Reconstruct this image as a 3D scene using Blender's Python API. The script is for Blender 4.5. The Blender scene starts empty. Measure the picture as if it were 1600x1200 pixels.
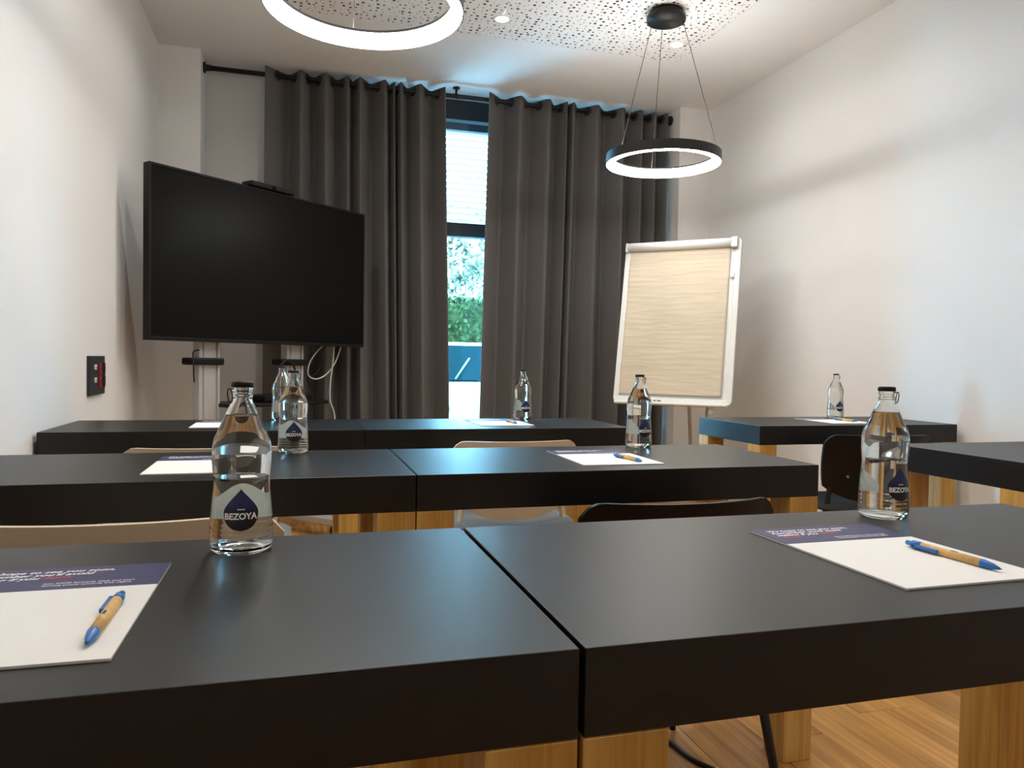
import bpy, bmesh, math, random
from mathutils import Vector, Matrix, noise
random.seed(7)
S = bpy.context.scene
COL = S.collection
PI = math.pi

# ------------------------------------------------------------------ camera
CAM_Z = 0.9947
YAW, PITCH, ROLL = 0.2802, -0.0285, 0.0166
fw = Vector((math.sin(YAW)*math.cos(PITCH), math.cos(YAW)*math.cos(PITCH), math.sin(PITCH)))
rt = Vector((math.cos(YAW), -math.sin(YAW), 0))
up = rt.cross(fw)
r2 = rt*math.cos(ROLL) + up*math.sin(ROLL)
u2 = -rt*math.sin(ROLL) + up*math.cos(ROLL)
cd = bpy.data.cameras.new('camera')
cd.sensor_width = 36.0
cd.lens = 1187.19*36/1600
cd.clip_start = 0.02
cam = bpy.data.objects.new('camera', cd)
M = Matrix.Identity(4)
for i in range(3):
    M[i][0], M[i][1], M[i][2] = r2[i], u2[i], -fw[i]
M[2][3] = CAM_Z
cam.matrix_world = M
COL.objects.link(cam)
S.camera = cam

# ------------------------------------------------------------------ world, exposure
SKY_STRENGTH = 68.0
RING_POWER = 28.0
SPOT_POWER = 4.0
w = bpy.data.worlds.new('sky')
S.world = w
w.use_nodes = True
bg = w.node_tree.nodes['Background']
bg.inputs['Color'].default_value = (0.27, 0.66, 1.0, 1)
bg.inputs['Strength'].default_value = SKY_STRENGTH
vs = S.view_settings
vs.view_transform = 'Standard'
vs.look = 'None'
vs.gamma = 1.0
vs.exposure = 0.15
vs.use_curve_mapping = False
S.cycles.max_bounces = 14
S.cycles.transmission_bounces = 12
S.cycles.transparent_max_bounces = 12
S.cycles.sample_clamp_indirect = 60.0

# ------------------------------------------------------------------ materials
def mat(name, col, rough=0.5, metal=0.0, spec=0.5, bump=0.0, bscale=200.0, var=0.0, vscale=8.0, stretch=(1, 1, 1),
        emit=None, estr=0.0, sheen=0.0, trans=0.0, ior=1.45, coat=0.0):
    m = bpy.data.materials.new(name)
    m.use_nodes = True
    nt = m.node_tree
    b = nt.nodes['Principled BSDF']
    b.inputs['Base Color'].default_value = (*col, 1)
    b.inputs['Roughness'].default_value = rough
    b.inputs['Metallic'].default_value = metal
    b.inputs['Specular IOR Level'].default_value = spec
    b.inputs['IOR'].default_value = ior
    b.inputs['Transmission Weight'].default_value = trans
    b.inputs['Coat Weight'].default_value = coat
    if sheen:
        b.inputs['Sheen Weight'].default_value = sheen
    if emit:
        b.inputs['Emission Color'].default_value = (*emit, 1)
        b.inputs['Emission Strength'].default_value = estr
    if bump or var:
        tc = nt.nodes.new('ShaderNodeTexCoord')
        mp = nt.nodes.new('ShaderNodeMapping')
        mp.inputs['Scale'].default_value = stretch
        nt.links.new(tc.outputs['Object'], mp.inputs['Vector'])
    if bump:
        nz = nt.nodes.new('ShaderNodeTexNoise')
        nz.inputs['Scale'].default_value = bscale
        nz.inputs['Detail'].default_value = 3
        nt.links.new(mp.outputs['Vector'], nz.inputs['Vector'])
        bp = nt.nodes.new('ShaderNodeBump')
        bp.inputs['Strength'].default_value = bump
        bp.inputs['Distance'].default_value = 0.002
        nt.links.new(nz.outputs['Fac'], bp.inputs['Height'])
        nt.links.new(bp.outputs['Normal'], b.inputs['Normal'])
    if var:
        nv = nt.nodes.new('ShaderNodeTexNoise')
        nv.inputs['Scale'].default_value = vscale
        nv.inputs['Detail'].default_value = 5
        nt.links.new(mp.outputs['Vector'], nv.inputs['Vector'])
        cr = nt.nodes.new('ShaderNodeValToRGB')
        cr.color_ramp.elements[0].position = 0.3
        cr.color_ramp.elements[1].position = 0.7
        cr.color_ramp.elements[0].color = tuple(max(0, c*(1-var)) for c in col) + (1,)
        cr.color_ramp.elements[1].color = tuple(min(1, c*(1+var)) for c in col) + (1,)
        nt.links.new(nv.outputs['Fac'], cr.inputs['Fac'])
        nt.links.new(cr.outputs['Color'], b.inputs['Base Color'])
    return m

def wood(name, c_dark, c_light, axis, scale=1.0, rough=0.45, rnd=False):
    m = bpy.data.materials.new(name)
    m.use_nodes = True
    nt = m.node_tree
    b = nt.nodes['Principled BSDF']
    b.inputs['Roughness'].default_value = rough
    tc = nt.nodes.new('ShaderNodeTexCoord')
    mp = nt.nodes.new('ShaderNodeMapping')
    st = [90*scale, 90*scale, 90*scale]
    st[axis] = 2.2*scale
    mp.inputs['Scale'].default_value = st
    nt.links.new(tc.outputs['Object'], mp.inputs['Vector'])
    src = mp.outputs['Vector']
    if rnd:
        oi = nt.nodes.new('ShaderNodeObjectInfo')
        ad = nt.nodes.new('ShaderNodeVectorMath')
        mu = nt.nodes.new('ShaderNodeMath'); mu.operation = 'MULTIPLY'; mu.inputs[1].default_value = 57.0
        nt.links.new(oi.outputs['Random'], mu.inputs[0])
        nt.links.new(mp.outputs['Vector'], ad.inputs[0])
        nt.links.new(mu.outputs[0], ad.inputs[1])
        src = ad.outputs['Vector']
    n1 = nt.nodes.new('ShaderNodeTexNoise')
    n1.inputs['Scale'].default_value = 1.0
    n1.inputs['Detail'].default_value = 6
    n1.inputs['Distortion'].default_value = 0.6
    nt.links.new(src, n1.inputs['Vector'])
    mp2 = nt.nodes.new('ShaderNodeMapping')
    s2 = [9*scale]*3
    s2[axis] = 0.9*scale
    mp2.inputs['Scale'].default_value = s2
    nt.links.new(tc.outputs['Object'], mp2.inputs['Vector'])
    n2 = nt.nodes.new('ShaderNodeTexNoise')
    n2.inputs['Scale'].default_value = 1.3
    n2.inputs['Detail'].default_value = 4
    n2.inputs['Distortion'].default_value = 1.2
    if rnd:
        ad2 = nt.nodes.new('ShaderNodeVectorMath')
        nt.links.new(mp2.outputs['Vector'], ad2.inputs[0]); nt.links.new(mu.outputs[0], ad2.inputs[1])
        nt.links.new(ad2.outputs['Vector'], n2.inputs['Vector'])
    else:
        nt.links.new(mp2.outputs['Vector'], n2.inputs['Vector'])
    mx = nt.nodes.new('ShaderNodeMath'); mx.operation = 'ADD'
    h1 = nt.nodes.new('ShaderNodeMath'); h1.operation = 'MULTIPLY'; h1.inputs[1].default_value = 0.45
    h2 = nt.nodes.new('ShaderNodeMath'); h2.operation = 'MULTIPLY'; h2.inputs[1].default_value = 0.55
    nt.links.new(n1.outputs['Fac'], h1.inputs[0]); nt.links.new(n2.outputs['Fac'], h2.inputs[0])
    nt.links.new(h1.outputs[0], mx.inputs[0]); nt.links.new(h2.outputs[0], mx.inputs[1])
    cr = nt.nodes.new('ShaderNodeValToRGB')
    cr.color_ramp.elements[0].position = 0.36
    cr.color_ramp.elements[1].position = 0.62
    cr.color_ramp.elements[0].color = (*c_dark, 1)
    cr.color_ramp.elements[1].color = (*c_light, 1)
    nt.links.new(mx.outputs[0], cr.inputs['Fac'])
    nt.links.new(cr.outputs['Color'], b.inputs['Base Color'])
    return m

M_WALL = mat('wall_paint', (0.83, 0.812, 0.785), 0.85, bump=0.25, bscale=260, spec=0.2)
M_CEIL = mat('ceiling_paint', (0.84, 0.822, 0.795), 0.9, bump=0.15, bscale=260, spec=0.2)
M_HOLE = mat('felt_and_hole_shade', (0.10, 0.095, 0.09), 0.95, spec=0.1)  # felt backing; on the hole sides this dark tone stands in for shade
M_BLACKTOP = mat('black_laminate', (0.0035, 0.0031, 0.0028), 0.395, bump=0.05, bscale=900, spec=0.52)
M_OAK = wood('oak_veneer', (0.50, 0.255, 0.050), (0.76, 0.455, 0.115), 2, 1.5)
M_FLOOR = wood('oak_floor', (0.32, 0.130, 0.028), (0.68, 0.345, 0.090), 1, 0.55, 0.4, rnd=True)
M_CURTAIN = mat('grey_curtain_fabric', (0.134, 0.128, 0.124), 0.95, bump=0.4, bscale=700, spec=0.1)
M_BLACK = mat('black_metal', (0.012, 0.0115, 0.011), 0.45, spec=0.4)
M_BLACKPLASTIC = mat('black_plastic', (0.0045, 0.0045, 0.005), 0.4, spec=0.28)
M_SCREEN = mat('tv_screen', (0.0020, 0.0020, 0.0019), 0.30, spec=0.13)
M_ALU = mat('brushed_aluminium', (0.52, 0.51, 0.49), 0.45, metal=0.35, bump=0.05, bscale=400)
M_WHITEPL = mat('white_plastic', (0.78, 0.77, 0.74), 0.4)
M_PAPER = mat('white_paper', (0.86, 0.845, 0.81), 0.8, spec=0.2)
M_KRAFT = mat('beige_flipchart_paper', (0.63, 0.545, 0.415), 0.85, spec=0.15, bump=0.25, bscale=26, stretch=(0.35, 1, 3.2), var=0.04, vscale=14)
M_NAVY = mat('navy_print', (0.036, 0.037, 0.122), 0.45)
M_WHITEINK = mat('white_ink', (0.95, 0.95, 0.95), 0.5)
M_REDINK = mat('red_ink', (0.62, 0.05, 0.06), 0.5)
M_KRAFTPEN = mat('kraft_barrel', (0.72, 0.44, 0.165), 0.6, var=0.12, vscale=120)
M_BLUEPL = mat('blue_plastic', (0.02, 0.16, 0.50), 0.3)
M_INK = mat('dark_print', (0.03, 0.03, 0.06), 0.5)
M_CREAM = mat('cream_chair_shell', (0.72, 0.60, 0.44), 0.45)
M_CHAIRBLACK = mat('black_chair_shell', (0.006, 0.0055, 0.005), 0.42, spec=0.32)
M_SEATGREY = mat('grey_blue_seat_fabric', (0.17, 0.195, 0.215), 0.95, bump=0.5, bscale=600, var=0.25, vscale=300, sheen=0.3)
M_SEATDARK = mat('charcoal_seat_fabric', (0.03, 0.03, 0.032), 0.95, bump=0.5, bscale=600, var=0.3, vscale=300)
M_LIGHT = mat('ring_diffuser', (0.9, 0.9, 0.88), 0.5, emit=(1.0, 0.98, 0.95), estr=RING_POWER)
M_ADDED_UPLIGHT = mat('added_ring_uplight', (0.9, 0.9, 0.88), 0.5, emit=(1.0, 0.98, 0.95), estr=RING_POWER*1.25)  # emission for the added strip that brightens the ceiling
M_SPOT = mat('downlight_lens', (0.9, 0.9, 0.9), 0.5, emit=(1.0, 0.93, 0.84), estr=9.0)
M_GLASS = mat('bottle_glass', (0.97, 0.985, 0.975), 0.0, trans=1.0, ior=1.47)
M_WATER = mat('water', (0.99, 1.0, 1.0), 0.0, trans=1.0, ior=1.33)
M_FRAME = mat('anthracite_window_frame', (0.022, 0.026, 0.032), 0.45)
M_CABLEW = mat('white_cable', (0.72, 0.70, 0.66), 0.5)
M_PLATE = mat('anthracite_socket_plate', (0.02, 0.024, 0.03), 0.4)
M_RED = mat('red_socket', (0.22, 0.012, 0.018), 0.35)
M_RIVET = mat('steel_rivet', (0.4, 0.4, 0.4), 0.3, metal=1.0)
M_CARWHITE = mat('pale_car_paint', (0.12, 0.12, 0.12), 0.4, spec=0.1)
M_CARGLASS = mat('car_window_glass', (0.0012, 0.0055, 0.0066), 0.5, spec=0.0)  # sky reflection is put into the base colour, specular is off
M_TYRE = mat('tyre_rubber', (0.02, 0.02, 0.02), 0.8)
M_ASPHALT = mat('sunlit_pale_paving', (0.55, 0.54, 0.52), 0.9, bump=0.3, bscale=40, var=0.1, vscale=3)  # paleness stands in for sunlight and bounces light up to the ceiling
M_HEDGE = mat('hedge_leaf', (0.012, 0.0185, 0.0055), 0.7, var=0.4, vscale=6, spec=0.05)
M_TREE = mat('pale_tree_leaf', (0.22, 0.22, 0.16), 0.7, var=0.3, vscale=3, spec=0.1)
M_BARK = mat('bark', (0.16, 0.13, 0.10), 0.9, bump=0.6, bscale=30)
M_SLAT = mat('blind_slat', (0.90, 0.91, 0.91), 0.5)

def pane_material():
    m = bpy.data.materials.new('window_glass')
    m.use_nodes = True
    nt = m.node_tree
    nt.nodes.remove(nt.nodes['Principled BSDF'])
    out = nt.nodes['Material Output']
    tr = nt.nodes.new('ShaderNodeBsdfTransparent'); tr.inputs['Color'].default_value = (0.93, 0.97, 0.97, 1)
    gl = nt.nodes.new('ShaderNodeBsdfGlossy'); gl.inputs['Roughness'].default_value = 0.02
    fr = nt.nodes.new('ShaderNodeFresnel'); fr.inputs['IOR'].default_value = 1.45
    mx = nt.nodes.new('ShaderNodeMixShader')
    nt.links.new(fr.outputs[0], mx.inputs[0]); nt.links.new(tr.outputs[0], mx.inputs[1]); nt.links.new(gl.outputs[0], mx.inputs[2])
    nt.links.new(mx.outputs[0], out.inputs['Surface'])
    return m
M_PANE = pane_material()

def thin_label(name, col, part=0.55):
    m = bpy.data.materials.new(name)
    m.use_nodes = True
    nt = m.node_tree
    nt.nodes.remove(nt.nodes['Principled BSDF'])
    out = nt.nodes['Material Output']
    d = nt.nodes.new('ShaderNodeBsdfDiffuse'); d.inputs['Color'].default_value = (*col, 1)
    t = nt.nodes.new('ShaderNodeBsdfTranslucent'); t.inputs['Color'].default_value = (*col, 1)
    mx = nt.nodes.new('ShaderNodeMixShader'); mx.inputs[0].default_value = part
    nt.links.new(d.outputs[0], mx.inputs[1]); nt.links.new(t.outputs[0], mx.inputs[2])
    nt.links.new(mx.outputs[0], out.inputs['Surface'])
    return m
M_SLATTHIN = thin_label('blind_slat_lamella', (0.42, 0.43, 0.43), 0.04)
M_BACKLABEL = thin_label('pale_back_label', (0.66, 0.68, 0.60))

def drop_material():
    m = bpy.data.materials.new('drop_label_print')
    m.use_nodes = True
    nt = m.node_tree
    b = nt.nodes['Principled BSDF']
    b.inputs['Roughness'].default_value = 0.4
    tc = nt.nodes.new('ShaderNodeTexCoord')
    sp = nt.nodes.new('ShaderNodeSeparateXYZ')
    nt.links.new(tc.outputs['Generated'], sp.inputs[0])
    cr = nt.nodes.new('ShaderNodeValToRGB')
    e = cr.color_ramp.elements
    e[0].position = 0.42; e[0].color = (0.008, 0.006, 0.010, 1)
    e[1].position = 0.66; e[1].color = (0.016, 0.026, 0.115, 1)
    nt.links.new(sp.outputs['Z'], cr.inputs['Fac'])
    nt.links.new(cr.outputs['Color'], b.inputs['Base Color'])
    return m
M_DROP = drop_material()

# ------------------------------------------------------------------ mesh helpers
class MB:
    def __init__(s):
        s.v = []; s.f = []; s.m = []; s.smooth = []
    def add(s, verts, faces, mi=0, smooth=False, mtx=None):
        o = len(s.v)
        for p in verts:
            s.v.append(tuple(mtx @ Vector(p)) if mtx else tuple(p))
        for q in faces:
            s.f.append([o+i for i in q]); s.m.append(mi); s.smooth.append(smooth)
        return s
    def box(s, x0, x1, y0, y1, z0, z1, mi=0, bev=0.0, seg=2, mtx=None):
        bm = bmesh.new()
        vs_ = [bm.verts.new(p) for p in ((x0,y0,z0),(x1,y0,z0),(x1,y1,z0),(x0,y1,z0),(x0,y0,z1),(x1,y0,z1),(x1,y1,z1),(x0,y1,z1))]
        for q in ((3,2,1,0),(4,5,6,7),(0,1,5,4),(1,2,6,5),(2,3,7,6),(3,0,4,7)):
            bm.faces.new([vs_[i] for i in q])
        if bev:
            bmesh.ops.bevel(bm, geom=list(bm.edges), offset=bev, segments=seg, profile=0.5, affect='EDGES')
        bm.verts.index_update()
        s.add([v.co[:] for v in bm.verts], [[v.index for v in f.verts] for f in bm.faces], mi, False, mtx)
        bm.free()
        return s
    def lathe(s, prof, n=32, mi=0, smooth=True, mtx=None, close=False):
        vs_ = []; fs = []
        k = len(prof)
        for r, z in prof:
            for i in range(n):
                a = 2*PI*i/n
                vs_.append((r*math.cos(a), r*math.sin(a), z))
        rng = k if close else k-1
        for j in range(rng):
            j2 = (j+1) % k
            for i in range(n):
                i2 = (i+1) % n
                fs.append((j*n+i, j*n+i2, j2*n+i2, j2*n+i))
        if not close:
            if prof[0][0] > 1e-6: fs.append(tuple(range(n-1, -1, -1)))
            if prof[-1][0] > 1e-6: fs.append(tuple((k-1)*n+i for i in range(n)))
        return s.add(vs_, fs, mi, smooth, mtx)
    def cyl(s, p0, p1, r0, r1=None, n=16, mi=0, smooth=True):
        r1 = r0 if r1 is None else r1
        return s.tube([p0, p1], [r0, r1], n, mi, smooth)
    def tube(s, pts, r, n=10, mi=0, smooth=True):
        pts = [Vector(p) for p in pts]
        k = len(pts)
        rs = r if isinstance(r, (list, tuple)) else [r]*k
        vs_ = []; fs = []
        t0 = (pts[1]-pts[0]).normalized()
        ref = Vector((0,0,1)) if abs(t0.z) < 0.9 else Vector((1,0,0))
        nrm = t0.cross(ref).normalized()
        for j in range(k):
            t = (pts[min(j+1,k-1)]-pts[max(j-1,0)]).normalized()
            nrm = (nrm - t*nrm.dot(t)).normalized()
            bn = t.cross(nrm)
            for i in range(n):
                a = 2*PI*i/n
                vs_.append(pts[j] + (nrm*math.cos(a)+bn*math.sin(a))*rs[j])
        for j in range(k-1):
            for i in range(n):
                i2 = (i+1) % n
                fs.append((j*n+i, j*n+i2, (j+1)*n+i2, (j+1)*n+i))
        fs.append(tuple(range(n-1, -1, -1))); fs.append(tuple((k-1)*n+i for i in range(n)))
        return s.add(vs_, fs, mi, smooth)
    def mesh(s, name, mats):
        me = bpy.data.meshes.new(name)
        me.from_pydata(s.v, [], s.f)
        for m in (mats if isinstance(mats, (list, tuple)) else [mats]):
            me.materials.append(m)
        me.polygons.foreach_set('material_index', s.m)
        me.polygons.foreach_set('use_smooth', s.smooth)
        me.validate()
        bm = bmesh.new(); bm.from_mesh(me)
        bmesh.ops.recalc_face_normals(bm, faces=list(bm.faces))
        bm.to_mesh(me); bm.free()
        return me
    def build(s, name, mats, parent=None, loc=None, rot=None):
        return link(name, s.mesh(name, mats), parent, loc, rot)

def link(name, data, parent=None, loc=None, rot=None):
    o = bpy.data.objects.new(name, data)
    COL.objects.link(o)
    if parent: o.parent = parent
    if loc: o.location = loc
    if rot: o.rotation_euler = rot
    return o

def tag(o, label=None, cat=None, group=None, kind=None):
    if label: o['label'] = label
    if cat: o['category'] = cat
    if group: o['group'] = group
    if kind: o['kind'] = kind
    return o

def thing(name, label, cat, loc=(0,0,0), rz=0.0, group=None):
    return tag(link(name, None, None, loc, (0,0,rz)), label, cat, group)

def struct(o):
    o['kind'] = 'structure'
    return o

def copy_tree(o, parent=None):
    c = o.copy(); COL.objects.link(c); c.parent = parent
    for ch in list(o.children):
        copy_tree(ch, c)
    return c

def smooth_path(pts, per=8):
    pts = [Vector(p) for p in pts]
    out = []
    for i in range(len(pts)-1):
        p0 = pts[max(i-1,0)]; p1 = pts[i]; p2 = pts[i+1]; p3 = pts[min(i+2,len(pts)-1)]
        for k in range(per):
            t = k/per
            out.append(0.5*((2*p1)+(p2-p0)*t+(2*p0-5*p1+4*p2-p3)*t*t+(3*p1-p0-3*p2+p3)*t**3))
    out.append(pts[-1])
    return out

def text_mesh(name, body, size, align='LEFT', bold=0.0, shear=0.0):
    cu = bpy.data.curves.new(name+'_font', 'FONT')
    cu.body = body; cu.size = size; cu.align_x = align; cu.offset = bold; cu.shear = shear
    cu.resolution_u = 3
    o = bpy.data.objects.new(name+'_font', cu)
    COL.objects.link(o)
    dg = bpy.context.evaluated_depsgraph_get()
    me = bpy.data.meshes.new_from_object(o.evaluated_get(dg))
    bpy.data.objects.remove(o); bpy.data.curves.remove(cu)
    return me

# ------------------------------------------------------------------ room
XL, XR, ZC = -0.785, 2.892, 2.84
YP, YN, YF = 4.95, 5.28, -1.9           # pilaster face, niche wall, rear wall
struct(MB().box(XL-0.12, XL, YF, YN, 0, ZC+0.1).build('wall_left', M_WALL))
struct(MB().box(XR, XR+0.12, YF, YN, 0, ZC+0.1).build('wall_right', M_WALL))
struct(MB().box(XL-0.12, XR+0.12, YF-0.12, YF, 0, ZC+0.1).build('wall_front', M_WALL))
WX0, WX1 = 0.42, 2.46                   # window opening
wb = MB()
wb.box(XL-0.12, -0.55, YP, YN+0.15, 0, ZC+0.1)            # pilaster beside the television
wb.box(-0.55, WX0, YN, YN+0.15, 0, ZC+0.1)                # recessed wall
wb.box(2.645, XR+0.12, YP, YN+0.15, 0, ZC+0.1)            # pilaster behind the flip chart
wb.box(WX1, 2.645, YN, YN+0.15, 0, ZC+0.1)
struct(wb.build('wall_back', M_WALL))

# ceiling: plaster border and perforated acoustic boards let into it
PX0, PX1, PY1 = -0.137, 2.247, 4.245
BL = 1.2
NB = 5
PY0 = PY1 - NB*BL
cb = MB()
cb.box(XL-0.12, PX0, YF-0.12, YN+0.15, ZC, ZC+0.1)
cb.box(PX1, XR+0.12, YF-0.12, YN+0.15, ZC, ZC+0.1)
cb.box(PX0, PX1, PY1, YN+0.15, ZC, ZC+0.1)
cb.box(PX0, PX1, YF-0.12, PY0, ZC, ZC+0.1)
cb.box(PX0, PX1, PY0, PY1, ZC+0.03, ZC+0.1)
ceiling = struct(cb.build('ceiling', M_CEIL))
bw = (PX1-PX0)/2
def perforated_board():
    nx, ny = 34, 34
    px, py = (bw-0.0015)/nx, (BL-0.0015)/ny
    v = []; f = []; mi = []
    dirs = [(math.cos(i*PI/4), math.sin(i*PI/4)) for i in range(8)]
    rng = random.Random(3)
    for i in range(nx):
        for j in range(ny):
            x0, y0 = i*px, j*py
            r = rng.choice((0.0032, 0.0042, 0.0038, 0.0062, 0.0066, 0.0088))
            if i == 0 or j == ny-1 or i == nx-1: r = min(r, 0.006)
            mgx, mgy = px/2-r-0.001, py/2-r-0.001
            cx, cy = x0+px/2+rng.uniform(-mgx, mgx)*0.9, y0+py/2+rng.uniform(-mgy, mgy)*0.9
            o = len(v)
            bd = ((x0+px, y0+py/2), (x0+px, y0+py), (x0+px/2, y0+py), (x0, y0+py), (x0, y0+py/2), (x0, y0), (x0+px/2, y0), (x0+px, y0))
            for q in bd: v.append((q[0], q[1], 0))
            for d in dirs: v.append((cx+d[0]*r, cy+d[1]*r, 0))
            for d in dirs: v.append((cx+d[0]*r, cy+d[1]*r, 0.0125))
            for k in range(8):
                k2 = (k+1) % 8
                f.append((o+k, o+8+k, o+8+k2, o+k2)); mi.append(0)
                f.append((o+8+k, o+16+k, o+16+k2, o+8+k2)); mi.append(1)
            f.append(tuple(o+16+k for k in range(8))); mi.append(1)
    me = bpy.data.meshes.new('perforated_board')
    me.from_pydata(v, [], f)
    me.materials.append(M_CEIL); me.materials.append(M_HOLE)
    me.polygons.foreach_set('material_index', mi)
    return me
pb = perforated_board()
for a in range(2):
    for b_ in range(NB):
        link('perforated_board', pb, ceiling, (PX0+a*bw+0.0007, PY0+b_*BL+0.0007, ZC+0.001))

# floor: a screed with oak planks laid along the room
floor = struct(MB().box(XL-0.12, XR+0.12, YF-0.12, YN+0.15, -0.1, -0.012).build('floor', M_FLOOR))
pw, pl = 0.184, 1.28
plank_me = MB().box(0.0006, pw-0.0006, 0.0006, pl-0.0006, -0.012, 0.0, bev=0.0012, seg=1).mesh('plank', M_FLOOR)
nx = int((XR-XL)/pw)+1
x0f = XL-0.03
for i in range(nx):
    off = (i*0.47) % 1.0*pl
    y = YF-off
    while y < YN:
        if y+pl > 0.2:
            link('plank', plank_me, floor, (x0f+i*pw, y, 0))
        y += pl

# ------------------------------------------------------------------ window in the niche
win = struct(link('window_1', None, None, ((WX0+WX1)/2, YN+0.03, 0)))
wx = (WX1-WX0)/2
fz0, fz1, tr0, tr1 = 0.06, 2.835, 1.88, 1.975
fm = MB()
fm.box(-wx, -wx+0.07, 0, 0.08, fz0, fz1, bev=0.004); fm.box(wx-0.07, wx, 0, 0.08, fz0, fz1, bev=0.004)
fm.box(-wx, wx, 0, 0.08, fz0, fz0+0.08, bev=0.004); fm.box(-wx, wx, 0, 0.08, 2.70, fz1, bev=0.004)
fm.build('window_frame', M_FRAME, win)
MB().box(-wx+0.07, wx-0.07, -0.01, 0.08, tr0, tr1, bev=0.004).build('transom', M_FRAME, win)
MB().box(0.75, 0.81, 0.005, 0.078, fz0+0.08, 2.70, bev=0.004).build('mullion', M_FRAME, win)
MB().box(-wx+0.07, wx-0.07, 0.035, 0.041, fz0+0.08, tr0).build('pane', M_PANE, win)
MB().box(-wx+0.07, wx-0.07, 0.035, 0.041, tr1, 2.70).build('pane', M_PANE, win)
MB().box(-wx-0.02, wx+0.02, -0.05, 0.0, 0.03, 0.06, bev=0.004).build('window_sill', M_WHITEPL, win)
struct(MB().box(WX0, WX1, YN, YN+0.15, -0.1, 0.06).build('wall_sill', M_WALL))

blind = thing('window_blind', 'white slatted outdoor blind lowered behind the upper window pane', 'blind', ((WX0+WX1)/2, YN+0.17, 0))
MB().box(-wx, wx, -0.03, 0.05, 2.66, 2.80, bev=0.004).build('headbox', M_FRAME, blind)
sl_v = []
for k in range(7):
    q_ = -1+k/3
    for x_ in (-wx+0.01, wx-0.01): sl_v.append((x_, 0.025*q_, 0.004*(1-q_*q_)))
slat_me = MB().add(sl_v, [(2*k, 2*k+1, 2*k+3, 2*k+2) for k in range(6)], 0, True).mesh('slat', M_SLATTHIN)
for i in range(16):
    link('slat', slat_me, blind, (0, 0, 2.635-i*0.0445), (math.radians(-29), 0, 0))
MB().box(-wx+0.01, wx-0.01, -0.02, 0.02, 1.905, 1.925, bev=0.003).build('bottom_rail', M_SLAT, blind)

# ------------------------------------------------------------------ curtain rod and curtains
ROD_Y, ROD_Z = 5.09, 2.782
rod = thing('curtain_rod', 'long black metal curtain rod below the ceiling', 'curtain rod', (0, ROD_Y, ROD_Z))
MB().cyl((-0.548, 0, 0), (2.643, 0, 0), 0.0155, n=18).build('pole', M_BLACK, rod)
for x_, s_ in ((-0.549, 1), (2.644, -1)):
    MB().tube([(x_, 0, 0), (x_+s_*0.012, 0, 0), (x_+s_*0.014, 0, 0), (x_+s_*0.045, 0, 0)], [0.034, 0.034, 0.02, 0.018], 20).build('wall_socket_flange', M_BLACK, rod)
MB().cyl((1.04, 0, 0.01), (1.04, 0, ZC-ROD_Z-0.006), 0.008).cyl((1.04, 0, ZC-ROD_Z-0.008), (1.04, 0, ZC-ROD_Z), 0.024, n=20).tube([(1.025,0,0),(1.055,0,0)], 0.018, 16).build('ceiling_bracket', M_BLACK, rod)

def curtain(name, label, ctrl, sgn_edge_top, sgn_edge_bot, top, fixed_side):
    # ctrl: x positions of alternating front and back folds, first entry is a front fold
    x_a, x_b = ctrl[0], ctrl[-1]
    root = thing(name, label, 'curtain', ((x_a+x_b)/2, ROD_Y, 0))
    cx = (x_a+x_b)/2
    per = 12
    nz = 26
    v = []; f = []
    cols = []
    for i in range(len(ctrl)-1):
        for k in range(per):
            cols.append((i, k/per))
    cols.append((len(ctrl)-2, 1.0))
    def pos(i, t, h):
        x0, x1 = ctrl[i], ctrl[i+1]
        ph = PI*(i+t)
        gap = x1-x0
        # folds widen and soften towards the floor
        low = 1-h
        A = min(0.060, 0.030+gap*0.42)*(1.0+0.15*low)
        tt = t - 0.055*math.sin(2*PI*t)
        x = x0+(x1-x0)*tt
        wob = noise.noise((x*3.1, h*1.3, 4.0))*0.02*low
        y = -A*math.cos(ph) + wob*0.6
        u = (x-x_a)/(x_b-x_a)
        x += wob + low*(sgn_edge_bot*u if fixed_side == 'L' else sgn_edge_bot*(1-u))
        return x-cx, y
    for j in range(nz+1):
        h = j/nz
        z = 0.015+(top-0.015)*h
        for (i, t) in cols:
            x, y = pos(i, t, h)
            v.append((x, y, z))
    n = len(cols)
    for j in range(nz):
        for i in range(n-1):
            f.append((j*n+i, j*n+i+1, (j+1)*n+i+1, (j+1)*n+i))
    o = MB().add(v, f, 0, True).build('fabric', M_CURTAIN, root)
    sm = o.modifiers.new('thickness', 'SOLIDIFY'); sm.thickness = 0.004; sm.offset = 0
    # eyelets where the cloth crosses the rod
    h = (ROD_Z-0.015)/(top-0.015)
    prof = [(0.0250+0.0065*math.cos(a), 0.0045*math.sin(a)) for a in [2*PI*q/8 for q in range(8)]]
    em = MB().lathe(prof, 20, close=True).mesh('eyelet', M_BLACK)
    for i in range(len(ctrl)-1):
        if ctrl[i+1]-ctrl[i] < 0.022: continue
        xa, ya = pos(i, 0.44, h); xb, yb = pos(i, 0.56, h)
        xm, ym = pos(i, 0.5, h)
        ang = math.atan2(yb-ya, xb-xa)
        e = link('eyelet', em, root, (xm, 0, ROD_Z))
        e.rotation_euler = (PI/2, 0, ang)
    return root
curtain('grey_curtain', 'dark grey eyelet curtain hanging behind the television', [-0.185, -0.040, 0.030, 0.109, 0.181, 0.261, 0.322, 0.356, 0.395, 0.473, 0.562, 0.595, 0.618, 0.636, 0.660, 0.715, 0.787, 0.873, 0.955], 0, 0.065, 2.815, 'L')
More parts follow.
